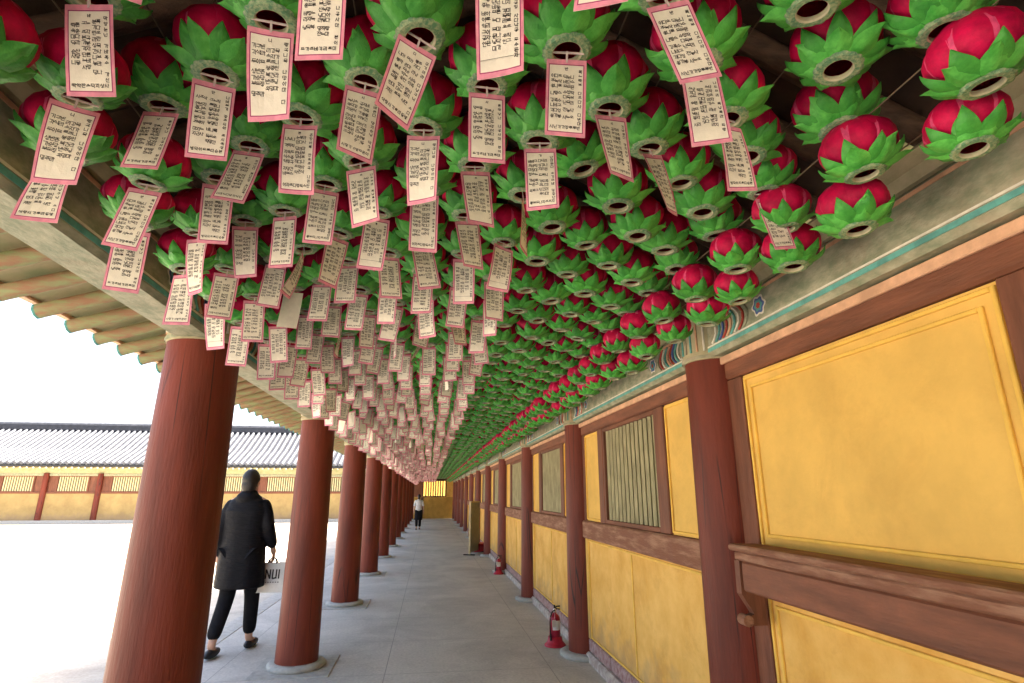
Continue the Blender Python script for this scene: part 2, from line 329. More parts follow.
RIDGE = 3.50
def roof():
    ZL = 2.80
    segs = [((-2.06, 2.52), (-1.21, ZL), (.23, RIDGE)), ((2.50, 2.52), (1.66, ZL), (.23, RIDGE))]
    for si, sg in enumerate(segs):
        m = MB(); out = []
        for (x, z) in sg: out.append((x, z))
        vs = []
        for yy in (-8, YEND + 1.0):
            for (x, z) in out: vs.append((x, yy, z + .055))
        e = 'eave_board'
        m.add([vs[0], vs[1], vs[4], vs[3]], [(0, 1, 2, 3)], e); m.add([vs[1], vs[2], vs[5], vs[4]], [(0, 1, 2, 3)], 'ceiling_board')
        up = [(x, yy, z + .24) for yy in (-8, YEND + 1.0) for (x, z) in out]
        m.add(up, [(0, 3, 4, 1), (1, 4, 5, 2)], 'roof_tile_dark')
        m.add([vs[0], vs[3], up[3], up[0]], [(0, 1, 2, 3)], 'eave_board')
        m.build('roof_deck', gal)
        # tiles on top
        t = MB(); yy = -7.9
        while yy < YEND + .9:
            p = [(x, yy, z + .26) for (x, z) in out]; t.tube(p, .075, 'roof_tile', 6); yy += .30
        t.build('roof_tiles', gal)
        # eave lath
        t = MB(); x, z = out[0]; sg_ = -1 if si == 0 else 1
        t.bbox((min(x, x + sg_ * .05), -8, z + .04), (max(x, x + sg_ * .05), YEND, z + .13), 'paint_peach', .006)
        t.build('eave_lath', gal)
    # rafters
    def raf(sg, yy, m):
        (x0, z0), (x1, z1), (x2, z2) = sg
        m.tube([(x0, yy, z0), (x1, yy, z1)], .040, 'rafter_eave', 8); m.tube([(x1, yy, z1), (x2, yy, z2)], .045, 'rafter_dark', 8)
        d = Vector((x0 - x1, 0, z0 - z1)).normalized(); e = Vector((x0, yy, z0))
        m.tube([e, e + d * .012], .041, 'paint_teal', 8); m.tube([e + d * .012, e + d * .016], .024, 'paint_white', 8)
    yy = .35; k = 0; rest = MB()
    while yy < YEND:
        for sg in segs:
            if k < 48: m = MB(); raf(sg, yy, m); m.build('rafter', gal)
            else: raf(sg, yy, rest)
        k += 1; yy += .27
    yy = .08
    while yy > -7.8:
        for sg in segs: raf(sg, yy, rest)
        yy -= .27
    rest.build('rafters', gal, kind='stuff')
roof()

def framed_panel(name, y0, y1, z0, z1, mt, nested=1, seam=False, x=XW):
    m = MB(); m.box((x - .002, y0, z0), (x + .02, y1, z1), mt)
    for q in range(nested):
        i = .012 + q * .05; t = .016
        for (a, b) in (((y0 + i, z0 + i), (y0 + i + t, z1 - i)), ((y1 - i - t, z0 + i), (y1 - i, z1 - i)), ((y0 + i + t, z1 - i - t), (y1 - i - t, z1 - i)), ((y0 + i + t, z0 + i), (y1 - i - t, z0 + i + t))):
            m.bbox((x - .014, a[0], a[1]), (x - .001, b[0], b[1]), 'trim_yellow', .003)
    if seam:
        ym = (y0 + y1) / 2 + .05; m.bbox((x - .010, ym - .012, z0 + .03), (x - .001, ym + .012, z1 - .03), 'trim_yellow', .003)
    return m.build(name, gal)

def window(y0, y1, z0, z1):
    f = MB(); t = .035; x0, x1 = XW - .018, XW + .05
    f.bbox((x0, y0, z0), (x1, y0 + t, z1), 'wood_brown_post', .004); f.bbox((x0, y1 - t, z0), (x1, y1, z1), 'wood_brown_post', .004)
    f.bbox((x0, y0 + t, z1 - t), (x1, y1 - t, z1), 'wood_brown', .004); f.bbox((x0, y0 + t, z0), (x1, y1 - t, z0 + t), 'wood_brown', .004)
    w_ = f.build('window', gal)
    s = MB(); n = 13; L = (y1 - y0 - 2 * t)
    for k in range(n):
        yc = y0 + t + L * (k + .5) / n; a = .016
        # square bar set on its edge
        s.add([(XW - .006, yc, z0 + t), (XW + .016, yc - a, z0 + t), (XW + .03, yc, z0 + t), (XW + .016, yc + a, z0 + t),
               (XW - .006, yc, z1 - t), (XW + .016, yc - a, z1 - t), (XW + .03, yc, z1 - t), (XW + .016, yc + a, z1 - t)],
              [(0, 4, 5, 1), (1, 5, 6, 2), (2, 6, 7, 3), (3, 7, 4, 0)], 'slat_wood')
    s.build('lattice_bars', w_)
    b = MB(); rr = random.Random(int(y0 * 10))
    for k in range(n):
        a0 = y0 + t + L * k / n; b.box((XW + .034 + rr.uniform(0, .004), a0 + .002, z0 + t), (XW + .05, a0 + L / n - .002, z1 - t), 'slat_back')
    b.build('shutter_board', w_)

def bay(ya, yb, near=False):
    c0, c1 = ya + .16, yb - .16
    m = MB(); m.bbox((XW - .03, c0, 2.22), (XW + .10, c1, 2.358), 'wood_brown', .012); m.bbox((XW - .05, c0, 2.310), (XW - .031, c1, 2.352), 'paint_peach', .004); m.build('lintel', gal)
    m = MB(); m.bbox((XW - .045, c0, 1.155), (XW + .10, c1, 1.33), 'wood_weathered', .014)
    m.build('sill_beam', gal)
    m = MB(); m.box((XW + .055, c0, -.1), (XW + .14, c1, 2.62), 'plaster_yellow'); m.build('wall_core', gal)
    P = .14 if near else .075
    for (a, b) in ((c0, c0 + P), (c1 - P, c1)):
        m = MB(); m.bbox((XW - .02, a, .20), (XW + .05, b, 1.153), 'wood_brown_post' if near else 'plaster_pale', .006); m.bbox((XW - .02, a, 1.332), (XW + .05, b, 2.218), 'wood_brown_post', .006); m.build('jamb_post', gal)
    if near:
        framed_panel('plaster_panel', c0 + P, c1 - P, .20, 1.15, 'plaster_yellow', 2)
        mid = (c0 + c1) / 2 - .2
        m = MB(); m.bbox((XW - .024, mid - .07, 1.332), (XW + .05, mid + .07, 2.218), 'wood_brown_post', .006); m.build('jamb_post', gal)
        framed_panel('plaster_panel', mid + .07, c1 - P, 1.333, 2.217, 'plaster_pale', 2)
        framed_panel('plaster_panel', c0 + P, mid - .07, 1.333, 2.217, 'plaster_pale', 2)
    else:
        framed_panel('plaster_panel', c0 + P, c1 - P, .20, 1.15, 'plaster_yellow', 1, True)
        W0, W1 = (c0 + c1) / 2 - .66, (c0 + c1) / 2 + .66
        for (a, b) in ((W0 - .15, W0), (W1, W1 + .15)):
            m = MB(); m.bbox((XW - .024, a, 1.332), (XW + .05, b, 2.218), 'wood_brown_post', .006); m.build('window_post', gal)
        framed_panel('plaster_panel', c0 + P, W0 - .15, 1.333, 2.217, 'plaster_pale', 1)
        framed_panel('plaster_panel', W1 + .15, c1 - P, 1.333, 2.217, 'plaster_pale', 1)
        window(W0, W1, 1.333, 2.217)
    m = MB(); rr = random.Random(int(ya * 3)); yy = c0
    while yy < c1 - .05:
        L = min(rr.uniform(.16, .34), c1 - yy)
        m.bbox((XW - rr.uniform(.010, .022), yy + .003, .085), (XW + .05, yy + L - .003, .197), 'foundation_brick', .01); yy += L
    m.bbox((XW - .05, c0 - .05, -.02), (XW + .05, c1 + .05, .082), 'foundation', .02)
    m.build('wall_footing', gal)
for a, b in zip(CY[:-1], CY[1:]): bay(a, b, near=(b < 3.1))
bay(CY[-1], YEND + .1)

# end wall with open barred window
def endwall():
    Y = YEND
    m = MB()
    m.box((-1.3, Y, 0), (1.8, Y + .14, 1.40), 'plaster_ochre'); m.box((1.1, Y, 1.402), (1.8, Y + .14, 2.54), 'plaster_yellow'); m.box((-1.3, Y, 1.402), (-.52, Y + .14, 2.54), 'wood_brown_post')
    m.build('end_wall', gal)
    f = MB(); f.bbox((-.52, Y - .03, 1.402), (1.10, Y + .12, 1.47), 'rafter_dark'); f.bbox((-.52, Y - .03, 2.46), (1.10, Y + .12, 2.60), 'rafter_dark')
    f.bbox((-.52, Y - .03, 1.47), (-.44, Y + .12, 2.46), 'rafter_dark'); f.bbox((1.02, Y - .03, 1.47), (1.10, Y + .12, 2.46), 'rafter_dark')
    q = MB(); q.bbox((-1.5, Y - .04, 2.602), (1.8, Y + .16, 3.7), 'rafter_dark'); q.build('gable_board', gal)
    q = MB(); q.bbox((-.60, Y - .05, 0), (-.44, Y - .002, 1.40), 'rafter_dark'); q.build('wall_post', gal)
    wn = f.build('window', gal); s = MB()
    for k in range(1, 9):
        xc = -.44 + 1.46 * k / 9; s.bbox((xc - .042, Y, 1.47), (xc + .042, Y + .06, 2.46), 'rafter_dark')
    s.build('lattice_bars', wn)
endwall()

# bracket sill by the near column
def bracket():
    t = thing('wall_bracket', 'carved brown wooden bracket shelf fixed to the wall right of the nearest column', 'shelf', (XW - .05, 2.6, 1.02))
    m = MB()
    m.bbox((-.15, -1.55, .315), (.0, .10, .345), 'wood_weathered', .008); m.bbox((-.13, -1.53, .27), (.0, .085, .313), 'wood_weathered', .008)
    m.build('shelf_top', t)
    m = MB(); m.bbox((-.11, -1.5, .13), (.0, .065, .268), 'wood_brown', .01); m.build('apron', t)
    m = MB()
    prof = [(.02, .135), (.095, .135), (.10, .07), (.07, .04), (.075, .0), (.055, -.02), (.0, -.02)]
    for yo in (.0,):
        a = [(-.115 + .115 * 0, 0, 0)]
        pts = [(-.115, .268), (-.118, .12), (-.10, .09), (-.068, .04), (-.064, .03), (-.10, .015), (-.10, -.01), (-.07, -.02), (.0, -.02), (.0, .268)]
        n = len(pts); vs = [(x, .068, z) for x, z in pts] + [(x, .112, z) for x, z in pts]
        m.add(vs, [tuple(range(n))[::-1], tuple(range(n, 2 * n))] + [(i, (i + 1) % n, n + (i + 1) % n, n + i) for i in range(n)], 'wood_brown_post')
    m.tube([(-.10, .06, .002), (-.10, .12, .002)], .026, 'wood_weathered', 12)
    m.build('carved_leg', t)
bracket()

# ------------------------------------------------------------------ far gallery across the courtyard
def far_gallery():
    t = thing('courtyard_hall', 'low yellow hall with grey tiled roof across the courtyard behind the left columns', 'building', (-16, YEND, -.15))
    Z0 = .15
    def P(x, y_, z): return (x, y_, z + Z0)
    x0, x1 = -30, 13.4
    m = MB(); m.box((x0, .0, -.2), (x1, .3, 1.62 + Z0), 'plaster_tan'); m.build('lower_wall', t)
    m = MB(); m.bbox((x0, -.5, -.1), (x1, -.002, .18), 'stone', .02); m.build('foundation_step', t)
    m = MB(); m.bbox((x0, -.04, 1.62 + Z0), (x1, .3, 1.72 + Z0), 'wood_brown', .01); m.bbox((x0, -.04, 2.70 + Z0), (x1, .3, 2.86 + Z0), 'paint_green', .01)
    m.bbox((x0, -.02, 2.862 + Z0), (x1, .3, 3.3 + Z0), 'eave_board', .01); m.build('beams', t)
    bx = x0 + .2; k = 0
    while bx < x1 - .2:
        c = MB(); c.lathe([(.17, 0), (.165, 2.86 + Z0)], 'column_red', 16, (bx, -.03, 0)); c.build('column', t)
        if bx + 3 < x1:
            
            for pa, pb in ((.15, .619), (2.501, 2.98)):
                mm = MB(); mm.box((bx + pa, .05, 1.72 + Z0), (bx + pb, .2, 2.7 + Z0), 'wood_brown_post'); mm.build('side_panel', t)
            wn = MB()
            wn.bbox((bx + .62, -.01, 1.72 + Z0), (bx + .70, .12, 2.7 + Z0), 'wood_brown_post'); wn.bbox((bx + 2.42, -.01, 1.72 + Z0), (bx + 2.5, .12, 2.7 + Z0), 'wood_brown_post')
            for za, zb in ((1.72, 1.77), (2.65, 2.7)): wn.bbox((bx + .69, -.005, za + Z0), (bx + 2.43, .115, zb + Z0), 'wood_brown')
            pass; w_ = wn.build('window', t)
            s = MB(); s.box((bx + .70, .12, 1.72 + Z0), (bx + 2.42, .18, 2.7 + Z0), 'slat_back')
            for q in range(12):
                xc = bx + .70 + 1.72 * (q + .5) / 12; s.bbox((xc - .035, .03, 1.72 + Z0), (xc + .035, .09, 2.7 + Z0), 'paint_white' if q % 1 else 'board_edge')
            s.build('lattice_bars', w_)
        bx += 3.13; k += 1
    # rafters, eave, roof
    m = MB(); xx = x0
    while xx < x1:
        m.tube([(xx, .3, 3.45 + Z0), (xx, -1.15, 3.17 + Z0)], .055, 'rafter_eave', 8); m.tube([(xx, -1.15, 3.17 + Z0), (xx, -1.18, 3.164 + Z0)], .05, 'paint_white', 8); xx += .36
    m.build('eave_rafters', t)
    m = MB(); m.bbox((x0, -1.25, 3.23 + Z0), (x1, -1.17, 3.36 + Z0), 'roof_tile_dark', .01)
    ya, za, yb, zb = -1.3, 3.38 + Z0, 3.1, 5.85 + Z0
    ym, zm = .7, 4.36 + Z0
    m.add([(x0, ya, za), (x1, ya, za), (x1, ym, zm), (x0, ym, zm), (x0, yb, zb), (x1, yb, zb), (x0, yb + 4.4, za), (x1, yb + 4.4, za)], [(0, 1, 2, 3), (3, 2, 5, 4), (4, 5, 7, 6)], 'roof_tile_dark')
    m.add([(x0, ya, za - .06), (x1, ya, za - .06), (x1, .3, za + .25), (x0, .3, za + .25)], [(3, 2, 1, 0)], 'eave_board')
    m.add([(x1, ya, za), (x1, yb, zb), (x1, yb + 4.4, za)], [(0, 1, 2)], 'plaster_yellow')
    xx = x0 + .1
    while xx < x1:
        m.tube([(xx, ya - .04, za + .05), (xx, ym, zm + .05), (xx, yb, zb + .05)], .10, 'roof_tile', 8); xx += .36
    m.build('tiled_roof', t)
    m = MB(); m.bbox((x0, yb - .16, zb), (x1, yb + .16, zb + .42), 'roof_tile_dark', .04); m.tube([(x0, yb, zb + .45), (x1, yb, zb + .45)], .12, 'roof_tile', 10); m.build('roof_ridge', t)
    m = MB(); m.box((x0, 4.2, -.2), (x1, 4.4, 3.3), 'plaster_yellow'); m.build('rear_wall', t)
far_gallery()
# sunlit boundary wall seen through the barred end window
bw = thing('boundary_wall', 'sunlit yellow wall standing beyond the barred window at the far end', 'wall', (0, 46, -.15))
m = MB(); m.box((-2.4, 0, 0), (9, .3, 3.0), 'plaster_pale'); m.build('wall_face', bw)
m = MB(); m.add([(-2.5, -.3, 3.0), (9, -.3, 3.0), (9, .15, 3.35), (-2.5, .15, 3.35), (-2.5, .6, 3.0), (9, .6, 3.0)], [(0, 1, 2, 3), (3, 2, 5, 4), (0, 4, 5, 1)], 'roof_tile_dark'); m.build('tile_coping', bw)

# ------------------------------------------------------------------ lotus lanterns
def petal(m, ang, prof, wid, mt, curl=.25, crease=0, ns=4, tipc=0, wav=0, ph=0, edge=None):
    n = len(prof); ca, sa = math.cos(ang), math.sin(ang); vs = []
    for i, ((r, z), wd) in enumerate(zip(prof, wid)):
        t = i / (n - 1)
        for j in range(ns + 1):
            s = -1 + 2 * j / ns
            rr = r - curl * wd * s * s + crease * abs(s) * wd + wav * math.sin(5 * s + 7 * t + ph) * t
            zz = z + (tipc * (abs(s)) * wd)
            x = rr * ca - s * wd * sa; y_ = rr * sa + s * wd * ca
            vs.append((x, y_, zz))
    fs = []
    for i in range(n - 1):
        for j in range(ns):
            a = i * (ns + 1) + j; fs.append((a, a + 1, a + ns + 2, a + ns + 1))
    m.add(vs, fs, mt, True)
    if edge:
        ei = m.mi(edge); L0 = len(m.f) - len(fs)
        for i in range(n - 1):
            for j in (0, ns - 1):
                if i < n - 3: m.m[L0 + i * ns + j] = ei

def lerp_prof(pts, n):
    out = []
    for i in range(n):
        t = i / (n - 1) * (len(pts) - 1); k = min(int(t), len(pts) - 2); f = t - k
        # catmull-rom
        p0 = pts[max(k - 1, 0)]; p1 = pts[k]; p2 = pts[k + 1]; p3 = pts[min(k + 2, len(pts) - 1)]
        out.append(tuple(.5 * (2 * b + (c - a) * f + (2 * a - 5 * b + 4 * c - d) * f * f + (-a + 3 * b - 3 * c + d) * f ** 3) for a, b, c, d in zip(p0, p1, p2, p3)))
    return out

def lotus(seed, lo=False):
    rr = random.Random(seed); ns = 2 if lo else 6; n = 4 if lo else 9
    red, grn, rim = MB(), MB(), MB()
    # closed body under the petals
    if not lo: red.tube([(0, 0, .150), (.002, 0, .185)], .0022, 'wire', 5)
    red.lathe([(.036, .004), (.07, .03), (.086, .07), (.078, .12), (.03, .152), (.002, .155)], 'lotus_inner', 8 if lo else 20, capb=False, capt=False)
    for layer, (off, rs, zt) in enumerate(((0, 1.0, 1.0), (math.pi / 8, .95, 1.06))):
        if lo and layer: continue
        for k in range(8):
            a = off + k * math.pi / 4 + rr.uniform(-.04, .04); q = rs * rr.uniform(.97, 1.04)
            prof = lerp_prof([(.058 * q, .026), (.094 * q, .052), (.110 * q, .088), (.103 * q, .125 * zt), (.070 * q, .156 * zt), (.034 * q, .165 * zt)], n)
            wid = lerp_prof([(.026,), (.041,), (.047,), (.040,), (.024,), (.002,)], n)
            petal(red, a, prof, [x[0] for x in wid], 'lotus_red', .40, ns=ns + (0 if lo else 2), edge=None if lo else 'lotus_pink')
    # upright calyx leaves hugging the petals
    for k in range(8):
        a = math.pi / 8 + k * math.pi / 4 + rr.uniform(-.08, .08); q = rr.uniform(.90, 1.06)
        prof = lerp_prof([(.046, .006), (.080, .020), (.104, .036), (.116, .055 * q), (.119, .076 * q)], n)
        wid = lerp_prof([(.020,), (.029,), (.027,), (.015,), (.001,)], n)
        petal(grn, a, prof, [x[0] for x in wid], 'leaf_deep', .30, -.22, ns, 0, .0015, rr.uniform(0, 6))
    # flaring leaves round the mouth
    for k in range(7):
        a = k * math.pi / 3.5 + rr.uniform(-.18, .18); q = rr.uniform(.84, 1.10); lift = rr.uniform(-.008, .028)
        prof = lerp_prof([(.042, .000), (.062, .006), (.086 * q, .012 + lift * .4), (.106 * q, .022 + lift * .8), (.124 * q, .026 + lift * 1.2)], n)
        wid = lerp_prof([(.018,), (.029,), (.032,), (.019,), (.001,)], n)
        petal(grn, a, prof, [x[0] for x in wid], 'leaf_green', .05, -.24, ns, .28, .0045, rr.uniform(0, 6))
    # scalloped collar and mouth
    nn = 16 if lo else 64; vs = []
    for (r, z, sc) in ((.0335, .010, 0), (.0325, -.002, 0), (.036, -.005, 0), (.050, -.004, .0), (.0555, .001, 1)):
        for k in range(nn):
            a = 2 * math.pi * k / nn; q = r + (sc * .0035 * abs(math.sin(8 * a))); vs.append((q * math.cos(a), q * math.sin(a), z + (0 if lo else sc * .002 * math.sin(5 * a))))
    mts = ['ring_edge', 'ring_edge', 'ring_green', 'ring_green']
    for j in range(4):
        rim.add(vs[j * nn:(j + 2) * nn], [(k, (k + 1) % nn, nn + (k + 1) % nn, nn + k) for k in range(nn)], mts[j], True)
    return red, grn, rim
hi = [tuple(p.data(nm) for p, nm in zip(lotus(s_), ('petals', 'leaves', 'mouth_ring'))) for s_ in range(4)]
mid_src = [lotus(s_, True) for s_ in range(2)]
lo_all = []
for a_ in mid_src:
    q = MB()
    for p in a_: q.merge(p, Matrix())
    lo_all.append(q)
md = []
for s_ in range(3):
    q = MB()
    for p in lotus(s_ + 10): q.merge(p, Matrix())
    md.append(q.data('lotus_lantern'))

# lattice: (row x, mouth height, phase)
ZM = 2.60; PY = .343
rows = []
for i, X in enumerate([-.73, -.56, -.395, -.228, -.065, .105, .272, .44, .608, .775, .942, 1.10]):
    rows.append((X, ZM, 1.03 if i % 2 == 0 else .86))
rows = [(-.93, 2.40, 1.00), (-.84, 2.47, .86)] + rows + [(1.165, 2.465, 1.897), (1.285, 2.392, 2.035)]
NROW = len(rows)
ORD = ['zeroth', 'first', 'second', 'third', 'fourth', 'fifth', 'sixth', 'seventh', 'eighth', 'ninth', 'tenth', 'eleventh', 'twelfth', 'thirteenth', 'fourteenth', 'fifteenth', 'sixteenth', 'seventeenth', 'eighteenth', 'nineteenth', 'twentieth', 'twenty-first', 'twenty-second', 'twenty-third', 'twenty-fourth', 'twenty-fifth', 'twenty-sixth', 'twenty-seventh', 'twenty-eighth', 'twenty-ninth', 'thirtieth'] + ['%dth' % k for k in range(31, 60)]
def rowname(i):
    j = NROW - 1 - i
    if j == 0: return 'row nearest yellow wall'
    if i == 0: return 'row nearest left columns'
    return (ORD[j + 1] + ' row from yellow wall') if j < 8 else (ORD[i + 1] + ' row from left columns')
rnd = random.Random(21)
sites = []
for i, (X, Z, ph) in enumerate(rows):
    j = -4
    while True:
        Y = ph + j * PY; j += 1
        if Y > YEND - .5: break
        if not (seen(X, Y, Z + .06)): continue
        x = X + rnd.gauss(0, .012); y_ = Y + rnd.gauss(0, .014); z = Z + rnd.gauss(0, .009)
        d = Vector((x, y_, z - EYE)).length
        sites.append([d, i, x, y_, z, Y])
# which sites carry a tag
def has_tag(i, X, Y):
    if X < .30: return True
    if abs(X - .44) < .05: return Y < 1.3
    if abs(X - .608) < .05: return .95 < Y < 1.5
    if abs(X - .775) < .05: return 1.1 < Y < 1.3
    if abs(X - .942) < .05: return False
    if abs(X - 1.10) < .03 and Z_ok: return 1.4 < Y < 1.7
    return False
Z_ok = True
sites.sort(key=lambda s: s[0])
GRP_L = 'lotus lanterns hung in rows under the gallery roof'
rest = MB(); cnt = {}
tagsites = []
for n_, (d, i, x, y_, z, Y) in enumerate(sites):
    X = rows[i][0]; tg = has_tag(i, X, Y) and (rows[i][1] == ZM or X < 0)
    rz = rnd.uniform(0, 6.28); tilt = (rnd.gauss(0, .06), rnd.gauss(0, .06)); sc = rnd.uniform(.90, 1.02) * (1 if rows[i][1] == ZM else .91)
    if tg: tagsites.append((d, i, x, y_, z, Y))
    if n_ < 300:
        cnt[i] = cnt.get(i, 0) + 1
        lab = '%s lotus lantern, %s from the front in the %s' % ('tagged' if tg else 'untagged', ORD[cnt[i]], rowname(i))
        if n_ < 170:
            t = thing('lotus_lantern', lab, 'lantern', (x, y_, z), rz, GRP_L); t.rotation_euler = (tilt[0], tilt[1], rz); t.scale = (sc,) * 3
            for me in hi[n_ % 4]: link(me.name.split('.')[0], me, t)
        else:
            o = link('lotus_lantern', md[n_ % 3], None, (x, y_, z), (tilt[0], tilt[1], rz), lab, 'lantern', GRP_L); o.scale = (sc,) * 3
    else:
        rest.merge(lo_all[n_ % 2], Matrix.Translation((x, y_, z)) @ Matrix.Rotation(rz, 4, 'Z') @ Matrix.Rotation(tilt[0], 4, 'X') @ Matrix.Scale(sc, 4))
rest.build('lotus_lanterns', label='mass of small pink and green lotus lanterns receding to the far end', category='lanterns', kind='stuff')

for i, (X, Z, ph) in enumerate(rows):
    m = MB(); pts = []
    for k in range(60):
        yy = -.5 + k * (YEND + .5) / 59; pts.append((X, yy, Z + .155 + .012 * math.sin(k * 1.7)))
    m.tube(pts, .0022, 'wire', 5)
    m.build('hanging_wire', label='thin dark wire holding up the lanterns of the ' + rowname(i), category='wire', group='wires the lantern rows hang from')

# ------------------------------------------------------------------ paper tags
TW, TH = .094, .192
def glyph(rr, cx, cy, s):
    # a loose hand-written syllable block as polylines in a cell of size s
    def P(*a): return [(cx + (x - .5) * s + rr.uniform(-.04, .04) * s, cy + (y_ - .5) * s + rr.uniform(-.04, .04) * s) for x, y_ in a]
    k = rr.randrange(9); out = []
    side = rr.random() < .6; fin = rr.random() < .45
    x0, x1, y0, y1 = (0, .55, .5 if fin else .15, 1) if side else (.15, .85, .6, 1)
    def C(*a): return P(*[(x0 + (x1 - x0) * u, y0 + (y1 - y0) * v) for u, v in a])
    out += [[C((0, 1), (1, 1), (.8, 0))], [C((0, 1), (0, 0), (1, 0))], [C((1, 1), (0, 1), (0, 0), (1, 0))], [C((0, 1), (1, 1), (1, 0), (0, 0), (0, 1))],
            [C((.5, 1), (0, 0)), C((.5, .6), (1, 0))], [C((.5, 1), (0, .5), (.5, 0), (1, .5), (.5, 1))], [C((0, 1), (1, 1), (0, 0)), C((.5, .5), (1, 0))],
            [C((0, 1), (0, 0), (1, 0), (1, 1)), C((0, .5), (1, .5))], [C((0, 1), (1, 1), (1, .5), (0, .5), (0, 0), (1, 0))]][k]
    if side:
        out.append(P((.8, 1.05), (.8, .4 if fin else 0)))
        if rr.random() < .6: out.append(P((.8, .75), (1.02, .75)))
    else:
        out.append(P((0, .42), (1, .42)))
        if rr.random() < .6: out.append(P((.5, .6), (.5, .42)) if rr.random() < .5 else P((.5, .42), (.5, .25)))
    if fin: out.append([P((.2, .3), (.8, .3), (.8, 0)), P((.2, .3), (.2, 0), (.85, 0)), P((.5, .3), (.25, .15), (.5, 0), (.8, .15), (.5, .3))][rr.randrange(3)])
    return out
def make_tag(seed, lo=False, bend=0, twist=0, blank=False):
    rr = random.Random(seed)
    def W(x, v, off):      # x across, v down from the top edge; front faces -Y
        tt = v / TH; yb = bend * tt * tt + .10 * bend * math.cos(x / TW * 3); a = twist * tt
        X = x * math.cos(a); Y = yb + x * math.sin(a)
        return (X, Y - off, -.016 - v)
    pap = MB()
    b1, b2, tb = .0055, .0075, .016
    if lo:
        b2 = .0105
        xs = [-TW / 2, -TW / 2 + b2, TW / 2 - b2, TW / 2]; vs_ = [0, tb, TH - b2, TH]
        def mt(i, j): return 'paper' if i == 1 and j == 1 else 'tag_pink'
    else:
        xs = [-TW / 2, -TW / 2 + b1, -TW / 2 + b2, -TW * .17, TW * .17, TW / 2 - b2, TW / 2 - b1, TW / 2]
        vs_ = [0, .012, .0145, .05, .09, .13, TH - b2 - .004, TH - b1 - .004, TH]
        nx, ny = len(xs) - 2, len(vs_) - 2
        def mt(i, j):
            if i in (0, nx) or j in (0, ny): return 'tag_pink'
            if i in (1, nx - 1) or j in (1, ny - 1): return 'tag_line'
            return 'paper'
    for i in range(len(xs) - 1):
        for j in range(len(vs_) - 1):
            q = [(xs[i], vs_[j]), (xs[i + 1], vs_[j]), (xs[i + 1], vs_[j + 1]), (xs[i], vs_[j + 1])]
            pap.add([W(x, v, .0003) for x, v in q], [(3, 2, 1, 0)], 'paper' if blank else mt(i, j))
            pap.add([W(x, v, -.0003) for x, v in q], [(0, 1, 2, 3)], 'paper')
    ink = MB()
    def ribbon(pts, wd):
        for (x0, v0), (x1, v1) in zip(pts[:-1], pts[1:]):
            dx, dv = x1 - x0, v1 - v0; L = math.hypot(dx, dv) or 1e-6; nx_, nv = -dv / L * wd / 2, dx / L * wd / 2; ex, ev = dx / L * wd * .4, dv / L * wd * .4
            ink.add([W(x0 + nx_ - ex, v0 + nv - ev, .0009), W(x1 + nx_ + ex, v1 + nv + ev, .0009), W(x1 - nx_ + ex, v1 - nv + ev, .0009), W(x0 - nx_ - ex, v0 - nv - ev, .0009)], [(0, 1, 2, 3)], 'ink')
    if not blank:
        s = rr.uniform(.0074, .0090); cols = rr.choice([2, 2, 3]); 
        def put(cx, cv, sz):
            if lo: ribbon([(cx - sz * .42, cv), (cx + sz * .42, cv)], sz * .55); return
            for st in glyph(rr, cx, -cv, sz): ribbon([(px, -pv) for px, pv in st], .00125)
        v = .026; put(0, v - .002, s * .8)
        # long column on the right
        nr = rr.randint(11, 15)
        for k in range(nr):
            if k % 5 != 4: put(TW * .345, .030 + k * (.14 / nr), s * .9)
        for c in range(cols):
            cx = TW * .345 - (c + 1) * (TW * .70 / (cols + .25))
            k = 0; vv = .036 + rr.uniform(0, .012)
            while vv < TH - .04 - rr.uniform(0, .02):
                for q in range(1 if lo else (3 if cols == 2 else 2)):
                    put(cx + (q - 1) * s * 1.0 + (.003 if cols == 2 else .006), vv + rr.uniform(-.0008, .0008), s)
                vv += s * rr.choice([1.35, 1.5, 1.6, 2.2])
        if rr.random() < .75:
            for k in range(8): put(-TW * .34 + k * TW * .095, TH - .022, s * .9)
        if rr.random() < .3:
            ribbon([(-TW * .42, TH - .032), (TW * .42, TH - .032)], .0008)
    strip = MB()
    strip.box((-.040, -.0008, -.001), (.040, .0008, .004), 'strip'); strip.box((-.0022, -.0012, -.024), (.0022, -.0022, .0045), 'strip'); strip.box((-.0022, .0012, -.018), (.0022, .002, .0045), 'strip')
    return pap, ink, strip
hi_tags = []
for k in range(14):
    r_ = random.Random(k + 50); p = make_tag(k, False, r_.uniform(-.020, .040), r_.uniform(-.45, .45))
    hi_tags.append((p[0].data('paper_sheet'), p[1].data('handwriting'), p[2].data('hanging_strip')))
bl = make_tag(99, False, .02, .1, True); blank_tag = (bl[0].data('paper_sheet'), bl[2].data('hanging_strip'))
lo_tags = []
for k in range(6):
    q = MB(); p = make_tag(200 + k, True, random.Random(k).uniform(-.01, .015), random.Random(k).uniform(-.2, .2))
    for a_ in p[:2]: q.merge(a_, Matrix())
    lo_tags.append(q)
